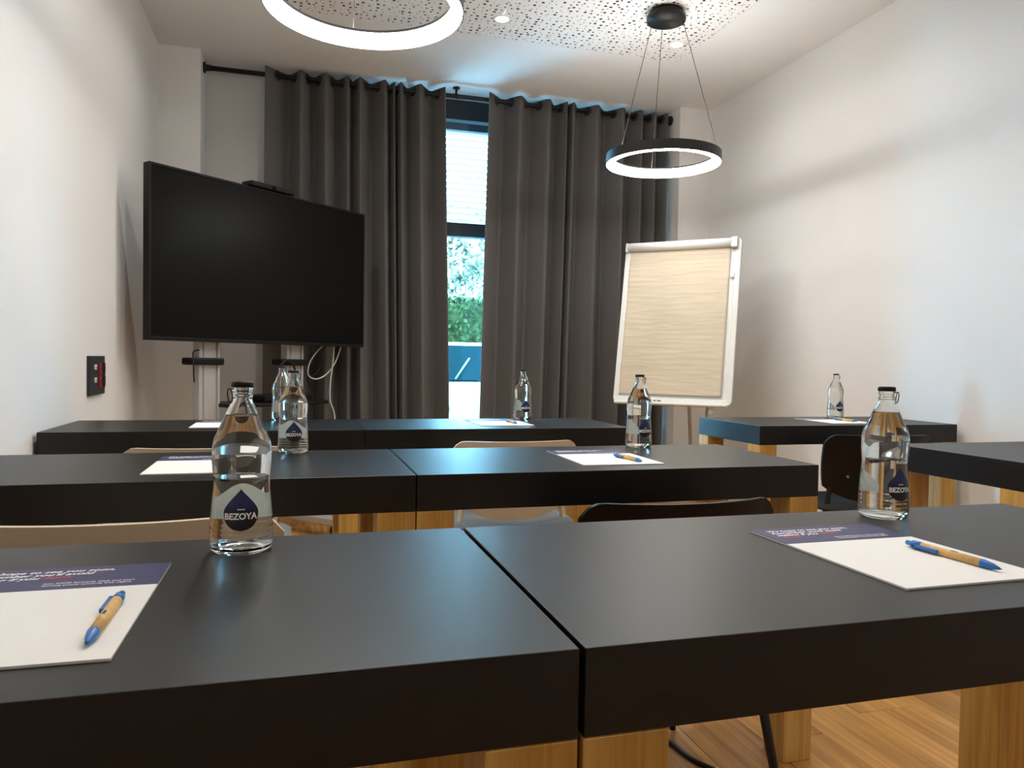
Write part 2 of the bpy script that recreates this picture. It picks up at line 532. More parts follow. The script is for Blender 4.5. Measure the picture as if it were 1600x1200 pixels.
curtain('grey_curtain', 'dark grey eyelet curtain hanging behind the flip chart', [1.255, 1.384, 1.476, 1.577, 1.685, 1.76, 1.822, 1.842, 1.862, 1.937, 2.044, 2.141, 2.24, 2.32, 2.391, 2.441, 2.502, 2.543, 2.594], 0, -0.045, 2.815, 'R')

# ------------------------------------------------------------------ lights the room has
def ring_pendant(x, y, label, spin):
    root = thing('ring_pendant_lamp', label, 'pendant lamp', (x, y, 0), 0.0, 'ring pendant lamps')
    R0, R1, z0, z1 = 0.298, 0.262, 2.046, 2.097
    # shell: outside, top and a thin inner lip
    prof = [(R0, z0+0.001), (R0, z1), (R1, z1), (R1, z1-0.008), (R1+0.004, z1-0.008), (R1+0.004, z1-0.004), (R0-0.003, z1-0.004), (R0-0.003, z0+0.001)]
    MB().lathe(prof, 96, close=True, smooth=False).build('ring_body', M_BLACK, root)
    prof = [(R0-0.0035, z0), (R0-0.0035, z1-0.005), (R1+0.001, z1-0.009), (R1+0.001, z0)]
    MB().lathe(prof, 96, close=True, smooth=False).build('diffuser', M_LIGHT, root)
    MB().lathe([(R1+0.006, z1-0.0005), (R1+0.006, z1+0.0004), (R0-0.008, z1+0.0004), (R0-0.008, z1-0.0005)], 96, close=True, smooth=False).build('added_uplight', M_ADDED_UPLIGHT, root)  # unseen glowing top strip, added to brighten the ceiling
    MB().lathe([(0.085, ZC), (0.085, ZC-0.028)], 40).lathe([(0.101, ZC-0.028), (0.101, ZC-0.052)], 40).build('ceiling_canopy', M_BLACK, root)
    for k in range(3):
        a = spin+2*PI*k/3
        MB().cyl((0.085*math.cos(a), 0.085*math.sin(a), ZC-0.05), (0.283*math.cos(a), 0.283*math.sin(a), z1-0.002), 0.0016, n=6).build('suspension_cable', M_BLACK, root)
ring_pendant(1.856, 3.652, 'black ring pendant lamp hanging between the window curtain and the flip chart', -0.77)
ring_pendant(0.195, 2.349, 'black ring pendant lamp over the desks before the television', -0.48)

for y_, row in ((4.005, 'closest to the curtains'), (2.96, 'above the desk row nearest the window'), (1.7, 'above the middle desk row'), (0.3, 'behind the farthest desk row')):
    for x_, side in ((0.02, 'television'), (1.064, 'middle'), (2.105, 'flip chart')):
        d = thing('recessed_downlight', 'small recessed downlight on the '+side+' side, '+row if side != 'middle' else 'small recessed downlight in line with the curtain gap, '+row, 'downlight', (x_, y_, ZC), 0, 'ceiling downlights')
        MB().lathe([(0.036, -0.002), (0.046, -0.003), (0.046, 0.002), (0.036, 0.002)], 32, close=True).build('trim_ring', M_WHITEPL, d)
        MB().lathe([(0.0, -0.001), (0.036, -0.001), (0.036, 0.002)], 32).build('lens', M_SPOT, d)
        ld = bpy.data.lights.new('downlight_lamp', 'AREA')
        ld.shape = 'DISK'; ld.size = 0.05; ld.energy = SPOT_POWER; ld.color = (1.0, 0.97, 0.93); ld.spread = math.radians(150)
        link('downlight_lamp', ld, d, (0, 0, -0.006))

# ------------------------------------------------------------------ desks
TL, TW, TT, TH = 1.0127, 0.4863, 0.0787, 0.75
top_me = MB().box(0, TL, 0, TW, TH-TT, TH, bev=0.0012, seg=2).mesh('table_top', M_BLACKTOP)
LG = 0.082
leg_me = MB().box(0, LG, 0, LG, 0, TH-TT, bev=0.0015, seg=1).mesh('leg', M_OAK)
desks = [
    (0.2435-0.0055-TL, 0.603, 'black-topped oak-legged desk by the socket wall, farthest row from the window'),
    (0.2435, 0.603, 'black-topped oak-legged desk on the aisle side, farthest row from the window'),
    (0.2568-0.003-TL, 1.613, 'black-topped oak-legged desk by the socket wall in the middle row'),
    (0.2568, 1.613, 'black-topped oak-legged desk on the aisle side of the middle row'),
    (0.2427-0.003-TL, 2.694, 'black-topped oak-legged desk before the television, row nearest the window'),
    (0.2427, 2.694, 'black-topped oak-legged desk before the curtain gap, row nearest the window'),
    (1.8415, 2.708, 'black-topped oak-legged desk standing alone before the flip chart'),
    (1.870, 1.547, 'black-topped oak-legged desk against the bare wall behind the black chair'),
]
for x_, y_, lab in desks:
    t = thing('conference_desk', lab, 'table', (x_, y_, 0), 0, 'black conference desks')
    link('table_top', top_me, t)
    for lx in (0, TL-LG):
        for ly in (0, TW-LG):
            link('leg', leg_me, t, (lx, ly, 0))

# ------------------------------------------------------------------ chairs
def chair(x, y, rz, label, shell, seatm, legm, width, top, name='conference_chair'):
    t = thing(name, label, 'chair', (x, y, 0), rz, 'conference chairs')
    # local: the sitter faces +y, backrest around y = 0
    nu, nv = 28, 14
    hgt = 0.275
    def outline(u, vv):
        # u -1..1, vv 0 (bottom) .. 1 (top)
        wv = 1.0 - 0.11*(1-vv)**2.2
        # rounded upper corners and a bowed lower edge
        hx = abs(u)
        zt = top - 0.034*max(0.0, (hx-0.80)/0.20)**2.4
        zb = top - hgt + 0.06*hx**3
        z = zb+(zt-zb)*vv
        xx = u*width/2*wv
        yy = 0.062*hx**2.1 - 0.045*(vv-0.35)
        return xx, yy, z
    th_ = 0.012
    v = []; f = []
    for side in (0, 1):
        for j in range(nv+1):
            for i in range(nu+1):
                xx, yy, z = outline(-1+2*i/nu, j/nv)
                v.append((xx, yy+side*th_, z))
    n = (nu+1)*(nv+1)
    idx = lambda s_, j, i: s_*n+j*(nu+1)+i
    for j in range(nv):
        for i in range(nu):
            f.append((idx(0,j,i), idx(0,j,i+1), idx(0,j+1,i+1), idx(0,j+1,i)))
            f.append((idx(1,j,i), idx(1,j+1,i), idx(1,j+1,i+1), idx(1,j,i+1)))
    for i in range(nu):
        f.append((idx(0,0,i), idx(1,0,i), idx(1,0,i+1), idx(0,0,i+1)))
        f.append((idx(0,nv,i), idx(0,nv,i+1), idx(1,nv,i+1), idx(1,nv,i)))
    for j in range(nv):
        f.append((idx(0,j,0), idx(0,j+1,0), idx(1,j+1,0), idx(1,j,0)))
        f.append((idx(0,j,nu), idx(1,j,nu), idx(1,j+1,nu), idx(0,j+1,nu)))
    bk = MB().add(v, f, 0, True)
    bo = bk.build('backrest', shell, t)
    md = bo.modifiers.new('edge', 'EDGE_SPLIT'); md.split_angle = math.radians(50)
    for sx in (-1, 1):
        p = outline(sx*0.62, 0.35)
        MB().lathe([(0.0, -0.0015), (0.006, -0.001), (0.006, 0.003)], 12, mtx=Matrix.Translation((p[0], p[1], p[2])) @ Matrix.Rotation(PI/2, 4, 'X')).build('rivet', M_RIVET, bo)
    # seat: padded, slightly dished
    sv = []; sf = []
    ns, mt_ = 20, 16
    for s_ in (0, 1):
        for j in range(mt_+1):
            for i in range(ns+1):
                a, b_ = -1+2*i/ns, j/mt_
                r_ = 1-0.10*abs(2*b_-1)**6
                xx = a*0.5*width*1.02*r_
                yy = 0.02+0.43*b_ + 0.02*(1-abs(a)**4)*(1 if b_ > 0.5 else -1)*abs(2*b_-1)**3
                ed = max(abs(a), abs(2*b_-1))**8
                zz = 0.452 - 0.012*(1-a*a) - 0.02*ed - 0.03*max(0, b_-0.8)*5*0.3
                if s_: zz = 0.41 + 0.012*ed
                sv.append((xx, yy, zz))
    n = (ns+1)*(mt_+1)
    q = lambda s_, j, i: s_*n+j*(ns+1)+i
    for j in range(mt_):
        for i in range(ns):
            sf.append((q(0,j,i), q(0,j,i+1), q(0,j+1,i+1), q(0,j+1,i)))
            sf.append((q(1,j,i), q(1,j+1,i), q(1,j+1,i+1), q(1,j,i+1)))
    for i in range(ns):
        sf.append((q(0,0,i), q(1,0,i), q(1,0,i+1), q(0,0,i+1))); sf.append((q(0,mt_,i), q(0,mt_,i+1), q(1,mt_,i+1), q(1,mt_,i)))
    for j in range(mt_):
        sf.append((q(0,j,0), q(0,j+1,0), q(1,j+1,0), q(1,j,0))); sf.append((q(0,j,ns), q(1,j,ns), q(1,j+1,ns), q(0,j+1,ns)))
    MB().add(sv, sf, 0, True).build('seat', seatm, t)
    hw = width/2
    for sx in (-1, 1):
        p = outline(sx*0.84, 0.32)
        MB().tube(smooth_path([(p[0], p[1]+0.022, p[2]+0.03), (p[0], p[1]+0.026, p[2]-0.06), (sx*hw*0.84, 0.07, 0.43), (sx*hw*0.86, 0.07, 0.405)], 5), 0.010, 10).build('back_post', legm, t)
        MB().tube([(sx*hw*0.86, 0.07, 0.415), (sx*hw*0.98, -0.045, 0.0)], [0.012, 0.009], 12).build('leg', legm, t)
        MB().tube([(sx*hw*0.78, 0.38, 0.415), (sx*hw*0.94, 0.44, 0.0)], [0.012, 0.009], 12).build('leg', legm, t)
    return t
chair(-0.262, 1.225, 0.0, 'cream chair with curved beige back at the middle-row desk by the socket wall', M_CREAM, M_SEATGREY, M_CREAM, 0.50, 0.752)
chair(0.790, 1.405, 0.0, 'black shell chair at the middle-row desk on the aisle side', M_CHAIRBLACK, M_SEATDARK, M_BLACK, 0.455, 0.712)
chair(-0.235, 2.27, 0.0, 'cream chair pushed towards the desk before the television', M_CREAM, M_SEATGREY, M_CREAM, 0.455, 0.742)
chair(0.745, 2.49, 0.0, 'cream chair with grey seat facing the curtain gap', M_CREAM, M_SEATGREY, M_CREAM, 0.455, 0.725)
chair(2.275, 2.50, -0.12, 'black shell chair at the lone desk before the flip chart', M_CHAIRBLACK, M_SEATDARK, M_BLACK, 0.48, 0.728)

# ------------------------------------------------------------------ television on its stand
TVX, TVY, TVA, TVZ = -0.117, 4.36, 0.731, 1.486
TW_, TH_ = 1.44, 0.829
tv = thing('television', 'large flat black television angled in the corner on an aluminium stand', 'television', (TVX, TVY, 0), TVA)
a, b_ = TW_/2, TH_/2
MB().box(-a, a, 0.004, 0.045, TVZ-b_, TVZ+b_, bev=0.004).build('housing', M_BLACKPLASTIC, tv)
bz = MB()
for q in ((-a, -a+0.012, -b_, b_), (a-0.012, a, -b_, b_), (-a+0.012, a-0.012, b_-0.012, b_), (-a+0.012, a-0.012, -b_, -b_+0.018)):
    bz.box(q[0], q[1], -0.004, 0.006, TVZ+q[2], TVZ+q[3], bev=0.0015)
bz.build('bezel', M_BLACKPLASTIC, tv)
MB().box(-a+0.011, a-0.011, 0.0, 0.006, TVZ-b_+0.017, TVZ+b_-0.011).build('screen', M_SCREEN, tv)
MB().box(-0.3, 0.3, 0.044, 0.07, TVZ-0.25, TVZ+0.2, bev=0.01).build('rear_casing', M_BLACKPLASTIC, tv)

cm = thing('conference_camera', 'slim black video bar resting on top of the television', 'camera', (TVX, TVY, 0), TVA)
MB().box(-0.16, 0.13, -0.028, 0.055, TVZ+b_+0.001, TVZ+b_+0.028, bev=0.006).build('body', M_BLACKPLASTIC, cm)
MB().lathe([(0.0, -0.004), (0.010, -0.003), (0.012, 0.003)], 20, mtx=Matrix.Translation((-0.015, -0.028, TVZ+b_+0.015)) @ Matrix.Rotation(PI/2, 4, 'X')).build('lens', M_SCREEN, cm)

st = thing('television_stand', 'aluminium twin-column stand on castors carrying the television', 'stand', (TVX, TVY, 0), TVA)
for c_ in (-0.335, 0.235):
    pm = MB()
    pm.box(c_-0.062, c_+0.062, 0.082, 0.125, 0.11, TVZ+0.15, bev=0.004)
    pm.box(c_-0.062, c_-0.048, 0.072, 0.084, 0.11, TVZ+0.15, bev=0.002)
    pm.box(c_+0.048, c_+0.062, 0.072, 0.084, 0.11, TVZ+0.15, bev=0.002)
    pm.box(c_-0.03, c_-0.024, 0.077, 0.084, 0.11, TVZ+0.15)
    pm.build('column', M_ALU, st)
    MB().box(c_-0.125, c_+0.07, 0.045, 0.13, 0.955, 0.992, bev=0.008).build('clamp', M_BLACKPLASTIC, st)
    MB().box(c_-0.04, c_+0.04, -0.30, 0.42, 0.07, 0.11, bev=0.006).build('foot_rail', M_ALU, st)
    for yy in (-0.26, 0.38):
        MB().lathe([(0.0, -0.013), (0.03, -0.013), (0.035, -0.008), (0.035, 0.008), (0.03, 0.013), (0.0, 0.013)], 24, mtx=Matrix.Translation((c_, yy, 0.035)) @ Matrix.Rotation(PI/2, 4, 'Y')).build('castor', M_BLACK, st)
MB().box(-0.28, 0.18, 0.07, 0.13, TVZ-0.1, TVZ+0.1, bev=0.004).build('mounting_plate', M_BLACK, st)
MB().box(-0.275, 0.175, 0.085, 0.12, 0.11, 0.16, bev=0.004).build('cross_bar', M_ALU, st)
MB().box(-0.28, 0.37, -0.06, 0.25, 0.735, 0.755, bev=0.004).build('shelf', M_BLACKPLASTIC, st)

dv = thing('media_player', 'flat black media box lying on the stand shelf below the television', 'electronics', (TVX, TVY, 0.755), TVA)
MB().box(-0.06, 0.28, -0.02, 0.20, 0.004, 0.036, bev=0.003).build('case', M_BLACKPLASTIC, dv)
MB().box(0.20, 0.215, -0.023, -0.018, 0.014, 0.026).build('indicator', M_WHITEPL, dv)
for sx in (-0.05, 0.26):
    for sy in (-0.01, 0.18):
        MB().cyl((sx, sy, 0), (sx, sy, 0.005), 0.008, n=10).build('foot', M_BLACK, dv)

def tvp(x, y, z):
    return (TVX+x*math.cos(TVA)-y*math.sin(TVA), TVY+x*math.sin(TVA)+y*math.cos(TVA), z)
def cable(label, pts, r, m, group='television cables'):
    o = MB().tube(smooth_path(pts, 10), r, 8).build('cable', m)
    return tag(o, label, 'cable', group)
cable('white cable looping from the television down behind its stand', [tvp(0.47, 0.06, 1.10), tvp(0.40, 0.07, 1.04), tvp(0.36, 0.09, 0.97), tvp(0.36, 0.10, 0.90), tvp(0.42, 0.10, 0.875), tvp(0.50, 0.10, 0.90), tvp(0.565, 0.09, 0.97), tvp(0.60, 0.07, 1.08)], 0.004, M_CABLEW)
cable('white cable hanging straight down from the television to the floor', [tvp(0.53, 0.06, 1.10), tvp(0.54, 0.08, 0.98), tvp(0.53, 0.09, 0.85), tvp(0.54, 0.10, 0.74), tvp(0.58, 0.10, 0.62), tvp(0.56, 0.11, 0.3), tvp(0.52, 0.14, 0.02)], 0.004, M_CABLEW)
cable('black cable curling beside the stand column under the television', [tvp(0.49, 0.06, 1.10), tvp(0.44, 0.07, 1.04), tvp(0.45, 0.09, 0.96), tvp(0.42, 0.10, 0.91), tvp(0.37, 0.12, 0.88), tvp(0.40, 0.12, 0.82), tvp(0.36, 0.12, 0.79)], 0.004, M_BLACK)
cable('thin black lead plugged into the stand clamp near the wall', [tvp(-0.40, 0.07, 1.03), tvp(-0.45, 0.045, 1.02), tvp(-0.46, 0.03, 0.97), tvp(-0.455, 0.035, 0.91), tvp(-0.44, 0.05, 0.87)], 0.0035, M_BLACK)
cable('coil of black cable hung between the stand columns', [tvp(0.15, 0.03, 0.985), tvp(0.10, 0.03, 0.965), tvp(0.08, 0.03, 0.91), tvp(0.10, 0.03, 0.85), tvp(0.16, 0.03, 0.84), tvp(0.20, 0.03, 0.89), tvp(0.18, 0.03, 0.96), tvp(0.11, 0.02, 0.98), tvp(0.075, 0.02, 0.92), tvp(0.11, 0.02, 0.84), tvp(0.16, 0.025, 0.83)], 0.006, M_BLACK)
cable('black power cable lying on the oak floor between the desks', [(0.62, 2.05, 0.006), (0.80, 1.93, 0.006), (0.93, 1.84, 0.006), (0.955, 1.77, 0.006), (0.97, 1.68, 0.006), (1.02, 1.55, 0.006), (1.02, 1.30, 0.006), (0.9, 1.15, 0.006)], 0.006, M_BLACK, 'floor cables')
cable('black power cable trailing under the middle-row desks by the socket wall', [(-0.30, 2.35, 0.006), (-0.15, 2.45, 0.006), (0.0, 2.40, 0.006), (0.12, 2.52, 0.006), (0.20, 2.45, 0.05), (0.24, 2.60, 0.2)], 0.005, M_BLACK, 'floor cables')

# ------------------------------------------------------------------ flip chart
FCX, FCY, FCZ, FCA, FCT = 2.198, 4.101, 1.256, -0.749, 0.203
fc = thing('flip_chart', 'white framed flip chart with beige crinkled paper leaning back', 'flip chart', (FCX, FCY, 0), FCA)
W2, H2 = 0.352, 0.502
def rrect(w_, h_, r_, n_=6):
    pts = []
    for cx_, cy_, a0 in ((w_-r_, h_-r_, 0), (-w_+r_, h_-r_, PI/2), (-w_+r_, -h_+r_, PI), (w_-r_, -h_+r_, 1.5*PI)):
        for k in range(n_+1):
            an = a0+PI/2*k/n_
            pts.append((cx_+r_*math.cos(an), cy_+r_*math.sin(an)))
    return pts
po, pi_ = rrect(W2, H2, 0.028), rrect(W2-0.034, H2-0.034, 0.006)
n = len(po)
v = [(p[0], -0.014, p[1]) for p in po]+[(p[0], -0.014, p[1]) for p in pi_]+[(p[0], 0.014, p[1]) for p in po]+[(p[0], 0.014, p[1]) for p in pi_]
f = []
for i in range(n):
    j = (i+1) % n
    f += [(i, j, n+j, n+i), (2*n+i, 3*n+i, 3*n+j, 2*n+j), (i, 2*n+i, 2*n+j, j), (n+i, n+j, 3*n+j, 3*n+i)]
frame = MB().add(v, f).build('frame', M_WHITEPL, fc, (0, 0, FCZ), (-FCT, 0, 0))
bvm = frame.modifiers.new('bevel', 'BEVEL'); bvm.width = 0.004; bvm.segments = 2; bvm.limit_method = 'ANGLE'
MB().box(-W2+0.03, W2-0.03, -0.004, 0.008, -H2+0.03, H2-0.03).build('board', M_WHITEPL, fc, (0, 0, FCZ), (-FCT, 0, 0))
# clamp bar
cl = MB()
cl.tube([(-W2+0.02, -0.022, H2-0.035), (W2-0.055, -0.022, H2-0.035)], 0.026, 20).build('clamp_bar', M_WHITEPL, fc, (0, 0, FCZ), (-FCT, 0, 0))
MB().box(W2-0.055, W2-0.018, -0.045, 0.0, H2-0.068, H2-0.005, bev=0.004).build('clamp_end', M_ALU, fc, (0, 0, FCZ), (-FCT, 0, 0))
MB().box(-W2+0.004, -W2+0.022, -0.04, 0.0, H2-0.066, H2-0.008, bev=0.004).build('clamp_end', M_ALU, fc, (0, 0, FCZ), (-FCT, 0, 0))
# crinkled paper
pxn, pzn = 40, 150
x0, x1, z0, z1 = -W2+0.028, W2-0.060, -H2+0.052, H2-0.048
v = []; f = []
for j in range(pzn+1):
    for i in range(pxn+1):
        x = x0+(x1-x0)*i/pxn; z = z0+(z1-z0)*j/pzn
        d = 0.0011*noise.noise((x*4, z*60, 1.0)) + 0.0010*noise.noise((x*9, z*105, 5.0)) + 0.0018*noise.noise((x*3, z*5, 9.0))
        lift = 0.012*(1-j/pzn)**3*(i/pxn)
        v.append((x, -0.013-abs(d)*0.2-d-lift*0.5, z))
for j in range(pzn):
    for i in range(pxn):
        f.append((j*(pxn+1)+i, j*(pxn+1)+i+1, (j+1)*(pxn+1)+i+1, (j+1)*(pxn+1)+i))
pp = MB().add(v, f, 0, True).build('paper_sheet', M_KRAFT, fc, (0, 0, FCZ), (-FCT, 0, 0))
pp.modifiers.new('t', 'SOLIDIFY').thickness = 0.0015
MB().box(W2-0.052, W2-0.030, -0.024, -0.008, 0.255, 0.285, bev=0.003).build('paper_clip', M_WHITEPL, fc, (0, 0, FCZ), (-FCT, 0, 0))
MB().box(-0.10, -0.085, -0.0165, -0.013, -H2+0.012, -H2+0.018).box(-0.078, -0.055, -0.0165, -0.013, -H2+0.012, -H2+0.018).build('maker_mark', M_INK, fc, (0, 0, FCZ), (-FCT, 0, 0))
MB().box(-W2+0.02, W2-0.02, -0.055, -0.010, -H2-0.012, -H2+0.003, bev=0.004).build('pen_tray', M_WHITEPL, fc, (0, 0, FCZ), (-FCT, 0, 0))
by = -0.5*math.sin(FCT)
for (xa, ya, xb, yb) in ((-0.22, 0.06, -0.34, -0.22), (0.20, 0.06, 0.20, -0.20), (0.0, 0.16, 0.0, 0.52)):
    MB().tube([(xa, ya, FCZ+0.36 if ya > 0.1 else FCZ-0.2), (xb, yb, 0.0)], [0.013, 0.011], 12).build('leg', M_ALU, fc)
MB().box(-0.24, 0.22, 0.03, 0.075, FCZ-0.22, FCZ-0.16, bev=0.004).build('leg_bracket', M_ALU, fc)
MB().box(-0.03, 0.03, 0.08, 0.17, FCZ+0.32, FCZ+0.40, bev=0.004).build('hinge', M_ALU, fc)
MB().tube([(0.24, by-0.01, FCZ-0.49), (0.24, by-0.012, FCZ-0.515), (0.24, by-0.012, FCZ-0.517), (0.24, by-0.012, FCZ-0.54)], [0.007, 0.007, 0.016, 0.014], 14).build('knob', M_WHITEPL, fc)

# ------------------------------------------------------------------ socket plate on the left wall
sk = thing('wall_socket_panel', 'dark wall plate with data ports and red power sockets', 'socket', (XL, 3.47, 0.913))
MB().box(0, 0.012, -0.125, 0.125, -0.08, 0.08, bev=0.003).build('cover_plate', M_PLATE, sk)
for zz in (0.032, -0.020):
    p_ = MB().box(0.012, 0.015, -0.055, -0.022, zz-0.008, zz+0.012, bev=0.001).build('data_port', M_WHITEPL, sk)
    MB().box(0.0145, 0.0155, -0.044, -0.033, zz-0.004, zz+0.004).build('port_slot', M_INK, p_)
for yy, mm in ((0.035, M_RED), (0.092, M_BLACKPLASTIC)):
    for zz in (0.026, -0.026):
        p_ = MB().box(0.011, 0.016, yy-0.026, yy+0.026, zz-0.025, zz+0.025, bev=0.002).build('power_socket', mm, sk)
        MB().lathe([(0.021, 0.0), (0.021, 0.0015), (0.019, 0.0015), (0.019, 0.0)], 28, close=True, mtx=Matrix.Translation((0.0155, yy, zz)) @ Matrix.Rotation(PI/2, 4, 'Y')).build('socket_rim', mm, p_)
        for s_ in (-1, 1):
            MB().lathe([(0.0, 0.0), (0.003, 0.0), (0.003, 0.001), (0.0, 0.001)], 10, mtx=Matrix.Translation((0.0155, yy+s_*0.0095, zz)) @ Matrix.Rotation(PI/2, 4, 'Y')).build('contact', M_INK, p_)

# ------------------------------------------------------------------ bottles
BH = 0.2145
def zpx(y): return (1095-y)/1037*BH
bp = [(1095, 80), (1092, 150), (1075, 176), (1050, 184), (1000, 187), (985, 186.1), (970, 187), (955, 185.7), (940, 186.4), (925, 184.8), (905, 184.6), (800, 178), (700, 169), (640, 166), (600, 169), (550, 173), (500, 175), (470, 174.5), (430, 168), (400, 160), (350, 138), (300, 117), (250, 96), (210, 78), (175, 61), (160, 58), (152, 60), (148, 63), (138, 63), (134, 58), (120, 57), (112, 62), (88, 62)]
PXM = BH/1037
PROF = [(hw_*PXM, zpx(y)) for y, hw_ in bp]
def dense(prof, per=4):
    pts = smooth_path([(r, 0, z) for r, z in prof], per)
    return [(max(p.x, 0), p.z) for p in pts]
PROF_D = dense(PROF, 3)
def rad_at(z):
    for (r0, za), (r1, zb) in zip(PROF_D, PROF_D[1:]):
        if za <= z <= zb and zb > za:
            return r0+(r1-r0)*(z-za)/(zb-za)
    return PROF_D[-1][0]
GT = 0.0028
inner = []
for r, z in PROF_D:
    if z > 0.009:
        inner.append((max(r-GT, 0.002), z))
inner = [(0.0, 0.0125), (0.014, 0.0118), (0.024, 0.0095), (0.030, 0.0088)]+inner
WATER_Z = zpx(258)

def wrap(me, r_off, zc):
    # x -> angle around the bottle (front is -y), y -> height
    for vtx in me.vertices:
        x, y = vtx.co.x, vtx.co.y
        z = zc+y
        r = rad_at(z)+r_off
        a = x/r
        vtx.co = (r*math.sin(a), -r*math.cos(a), z)
    return me

def make_bottle():
    t = thing('water_bottle', 'x', 'bottle', (0, 0, 0), 0, 'glass water bottles')
    outer = [(0.0, 0.0035), (0.010, 0.003)]+[(r, max(z, 0.0)) for r, z in PROF_D]
    prof = outer + [(inner[-1][0], outer[-1][1])] + inner[::-1]
    MB().lathe(prof, 48, smooth=True).build('glass', M_GLASS, t)
    wp = [(0.0, 0.0120), (0.014, 0.0113), (0.024, 0.0090), (0.0305, 0.0085)]+[(r-GT+0.0005, z) for r, z in PROF_D if 0.009 < z < WATER_Z-0.001]
    rr = rad_at(WATER_Z)-GT+0.0005
    wp += [(rr, WATER_Z), (0.0, WATER_Z)]
    MB().lathe(wp, 48, smooth=True).build('water', M_WATER, t)
    cz = zpx(84)
    cap = MB().lathe([(0.0, cz-0.0003), (0.0128, cz-0.0003), (0.0136, cz-0.0012), (0.0138, cz+0.0005), (0.0136, cz+0.0040), (0.0122, zpx(56)), (0.0, zpx(55))], 36).build('cap', M_BLACKPLASTIC, t)
    # pull ring hanging at the neck
    pr = []
    for k in range(25):
        an = 2*PI*k/24
        pr.append((0.0165+0.001*math.cos(an), 0.0065*math.sin(an), cz-0.012+0.009*math.cos(an)))
    MB().tube(pr, 0.0008, 6).build('pull_ring', M_BLACK, cap)
    MB().box(0.012, 0.0170, -0.003, 0.003, cz-0.004, cz-0.0025, bev=0.0004, seg=1).build('pull_tab', M_BLACK, cap)
    # teardrop label
    wd, hd = 0.0424, 0.0513
    zc = zpx(815)
    v = []; f = []
    nj, ni = 28, 12
    for j in range(nj+1):
        s_ = j/nj
        yy = -hd/2+hd*s_
        # round lower bowl, straight taper to a tip
        rb = wd/2
        yb = yy+hd/2
        if yb < rb*1.25:
            hwid = math.sqrt(max(0, rb*rb-(rb-yb)**2)) if yb < rb*2 else 0
        else:
            e = (yb-rb*1.25)/(hd-rb*1.25)
            h0 = math.sqrt(rb*rb-(rb-rb*1.25)**2)
            hwid = h0*(1-e)**1.0*(1+0.10*math.sin(PI*e))
        for i in range(ni+1):
            v.append(((-1+2*i/ni)*max(hwid, 0.0002), yy, 0))
    for j in range(nj):
        for i in range(ni):
            f.append((j*(ni+1)+i, j*(ni+1)+i+1, (j+1)*(ni+1)+i+1, (j+1)*(ni+1)+i))
    me = bpy.data.meshes.new('drop_label')
    me.from_pydata(v, [], f); me.materials.append(M_DROP)
    wrap(me, 0.0003, zc)
    dl = link('drop_label', me, t)
    tm = text_mesh('lettering', 'BEZOYA', 0.0106, 'CENTER', 0.00036)
    xs = [q.co.x for q in tm.vertices]
    k_ = 0.0392/(max(xs)-min(xs)); xm = (max(xs)+min(xs))/2
    for q in tm.vertices: q.co.x = (q.co.x-xm)*k_; q.co.y = q.co.y*1.0
    wrap(tm, 0.0007, zpx(868)); tm.materials.clear(); tm.materials.append(M_WHITEINK)
    link('lettering', tm, dl)
    fr = MB()
    for x_a, x_b, y_a, y_b in ((-0.0042, -0.0026, -0.0007, 0.0007), (-0.0020, -0.0004, -0.0007, 0.0007), (0.0002, 0.0016, -0.0007, 0.0007), (0.0022, 0.0042, -0.0007, 0.0007)):
        fr.add([(x_a, y_a, 0), (x_b, y_a, 0), (x_b, y_b, 0), (x_a, y_b, 0)], [(0, 1, 2, 3)])
    fme = fr.mesh('small_print', M_WHITEINK)
    wrap(fme, 0.0006, zpx(810))
    link('small_print', fme, dl)
    # pale mountain label on the far side, seen through the water
    v = []; f = []
    n_ = 40
    for i in range(n_+1):
        an = PI-0.62+1.24*i/n_
        u = -1+2*i/n_
        ht = 0.046*(0.30+0.70*math.cos(u*PI/2)**1.2)
        for j in range(5):
            z = 0.036+ht*j/4
            r = rad_at(z)+0.0003
            v.append((r*math.sin(an), -r*math.cos(an), z))
    for i in range(n_):
        for j in range(4):
            f.append((i*5+j, (i+1)*5+j, (i+1)*5+j+1, i*5+j+1))
    me = bpy.data.meshes.new('back_label')
    me.from_pydata(v, [], f); me.materials.append(M_BACKLABEL)
    link('back_label', me, t)
    return t
bottle = make_bottle()
bottles = [
    (-0.062, 1.018, -0.02, 'glass water bottle on the socket-wall desk farthest from the window, drop label frontal'),
    (0.938, 1.030, 0.72, 'glass water bottle on the aisle desk farthest from the window, label turned aside'),
    (0.000, 2.050, 0.06, 'glass water bottle on the middle-row desk by the socket wall'),
    (0.985, 2.056, 0.55, 'glass water bottle on the middle-row aisle desk beside a notepad'),
    (0.952, 3.135, 0.40, 'glass water bottle on the desk before the curtain gap'),
    (2.548, 3.130, 0.62, 'glass water bottle on the lone desk before the flip chart'),
    (-0.045, 3.135, 2.6, 'glass water bottle on the desk before the television'),
]
for i, (x_, y_, rz, lab) in enumerate(bottles):
    o = bottle if i == 0 else copy_tree(bottle)
    o.location = (x_, y_, TH)
    view = math.atan2(x_, y_)            # label angle is given relative to the direction of the lens
    o.rotation_euler = (0, 0, -view+rz)
    o['label'] = lab
    for ch in o.children:
        if ch.name.startswith('cap'): ch.rotation_euler = (0, 0, PI+0.5 if i == 0 else -rz*0.6)

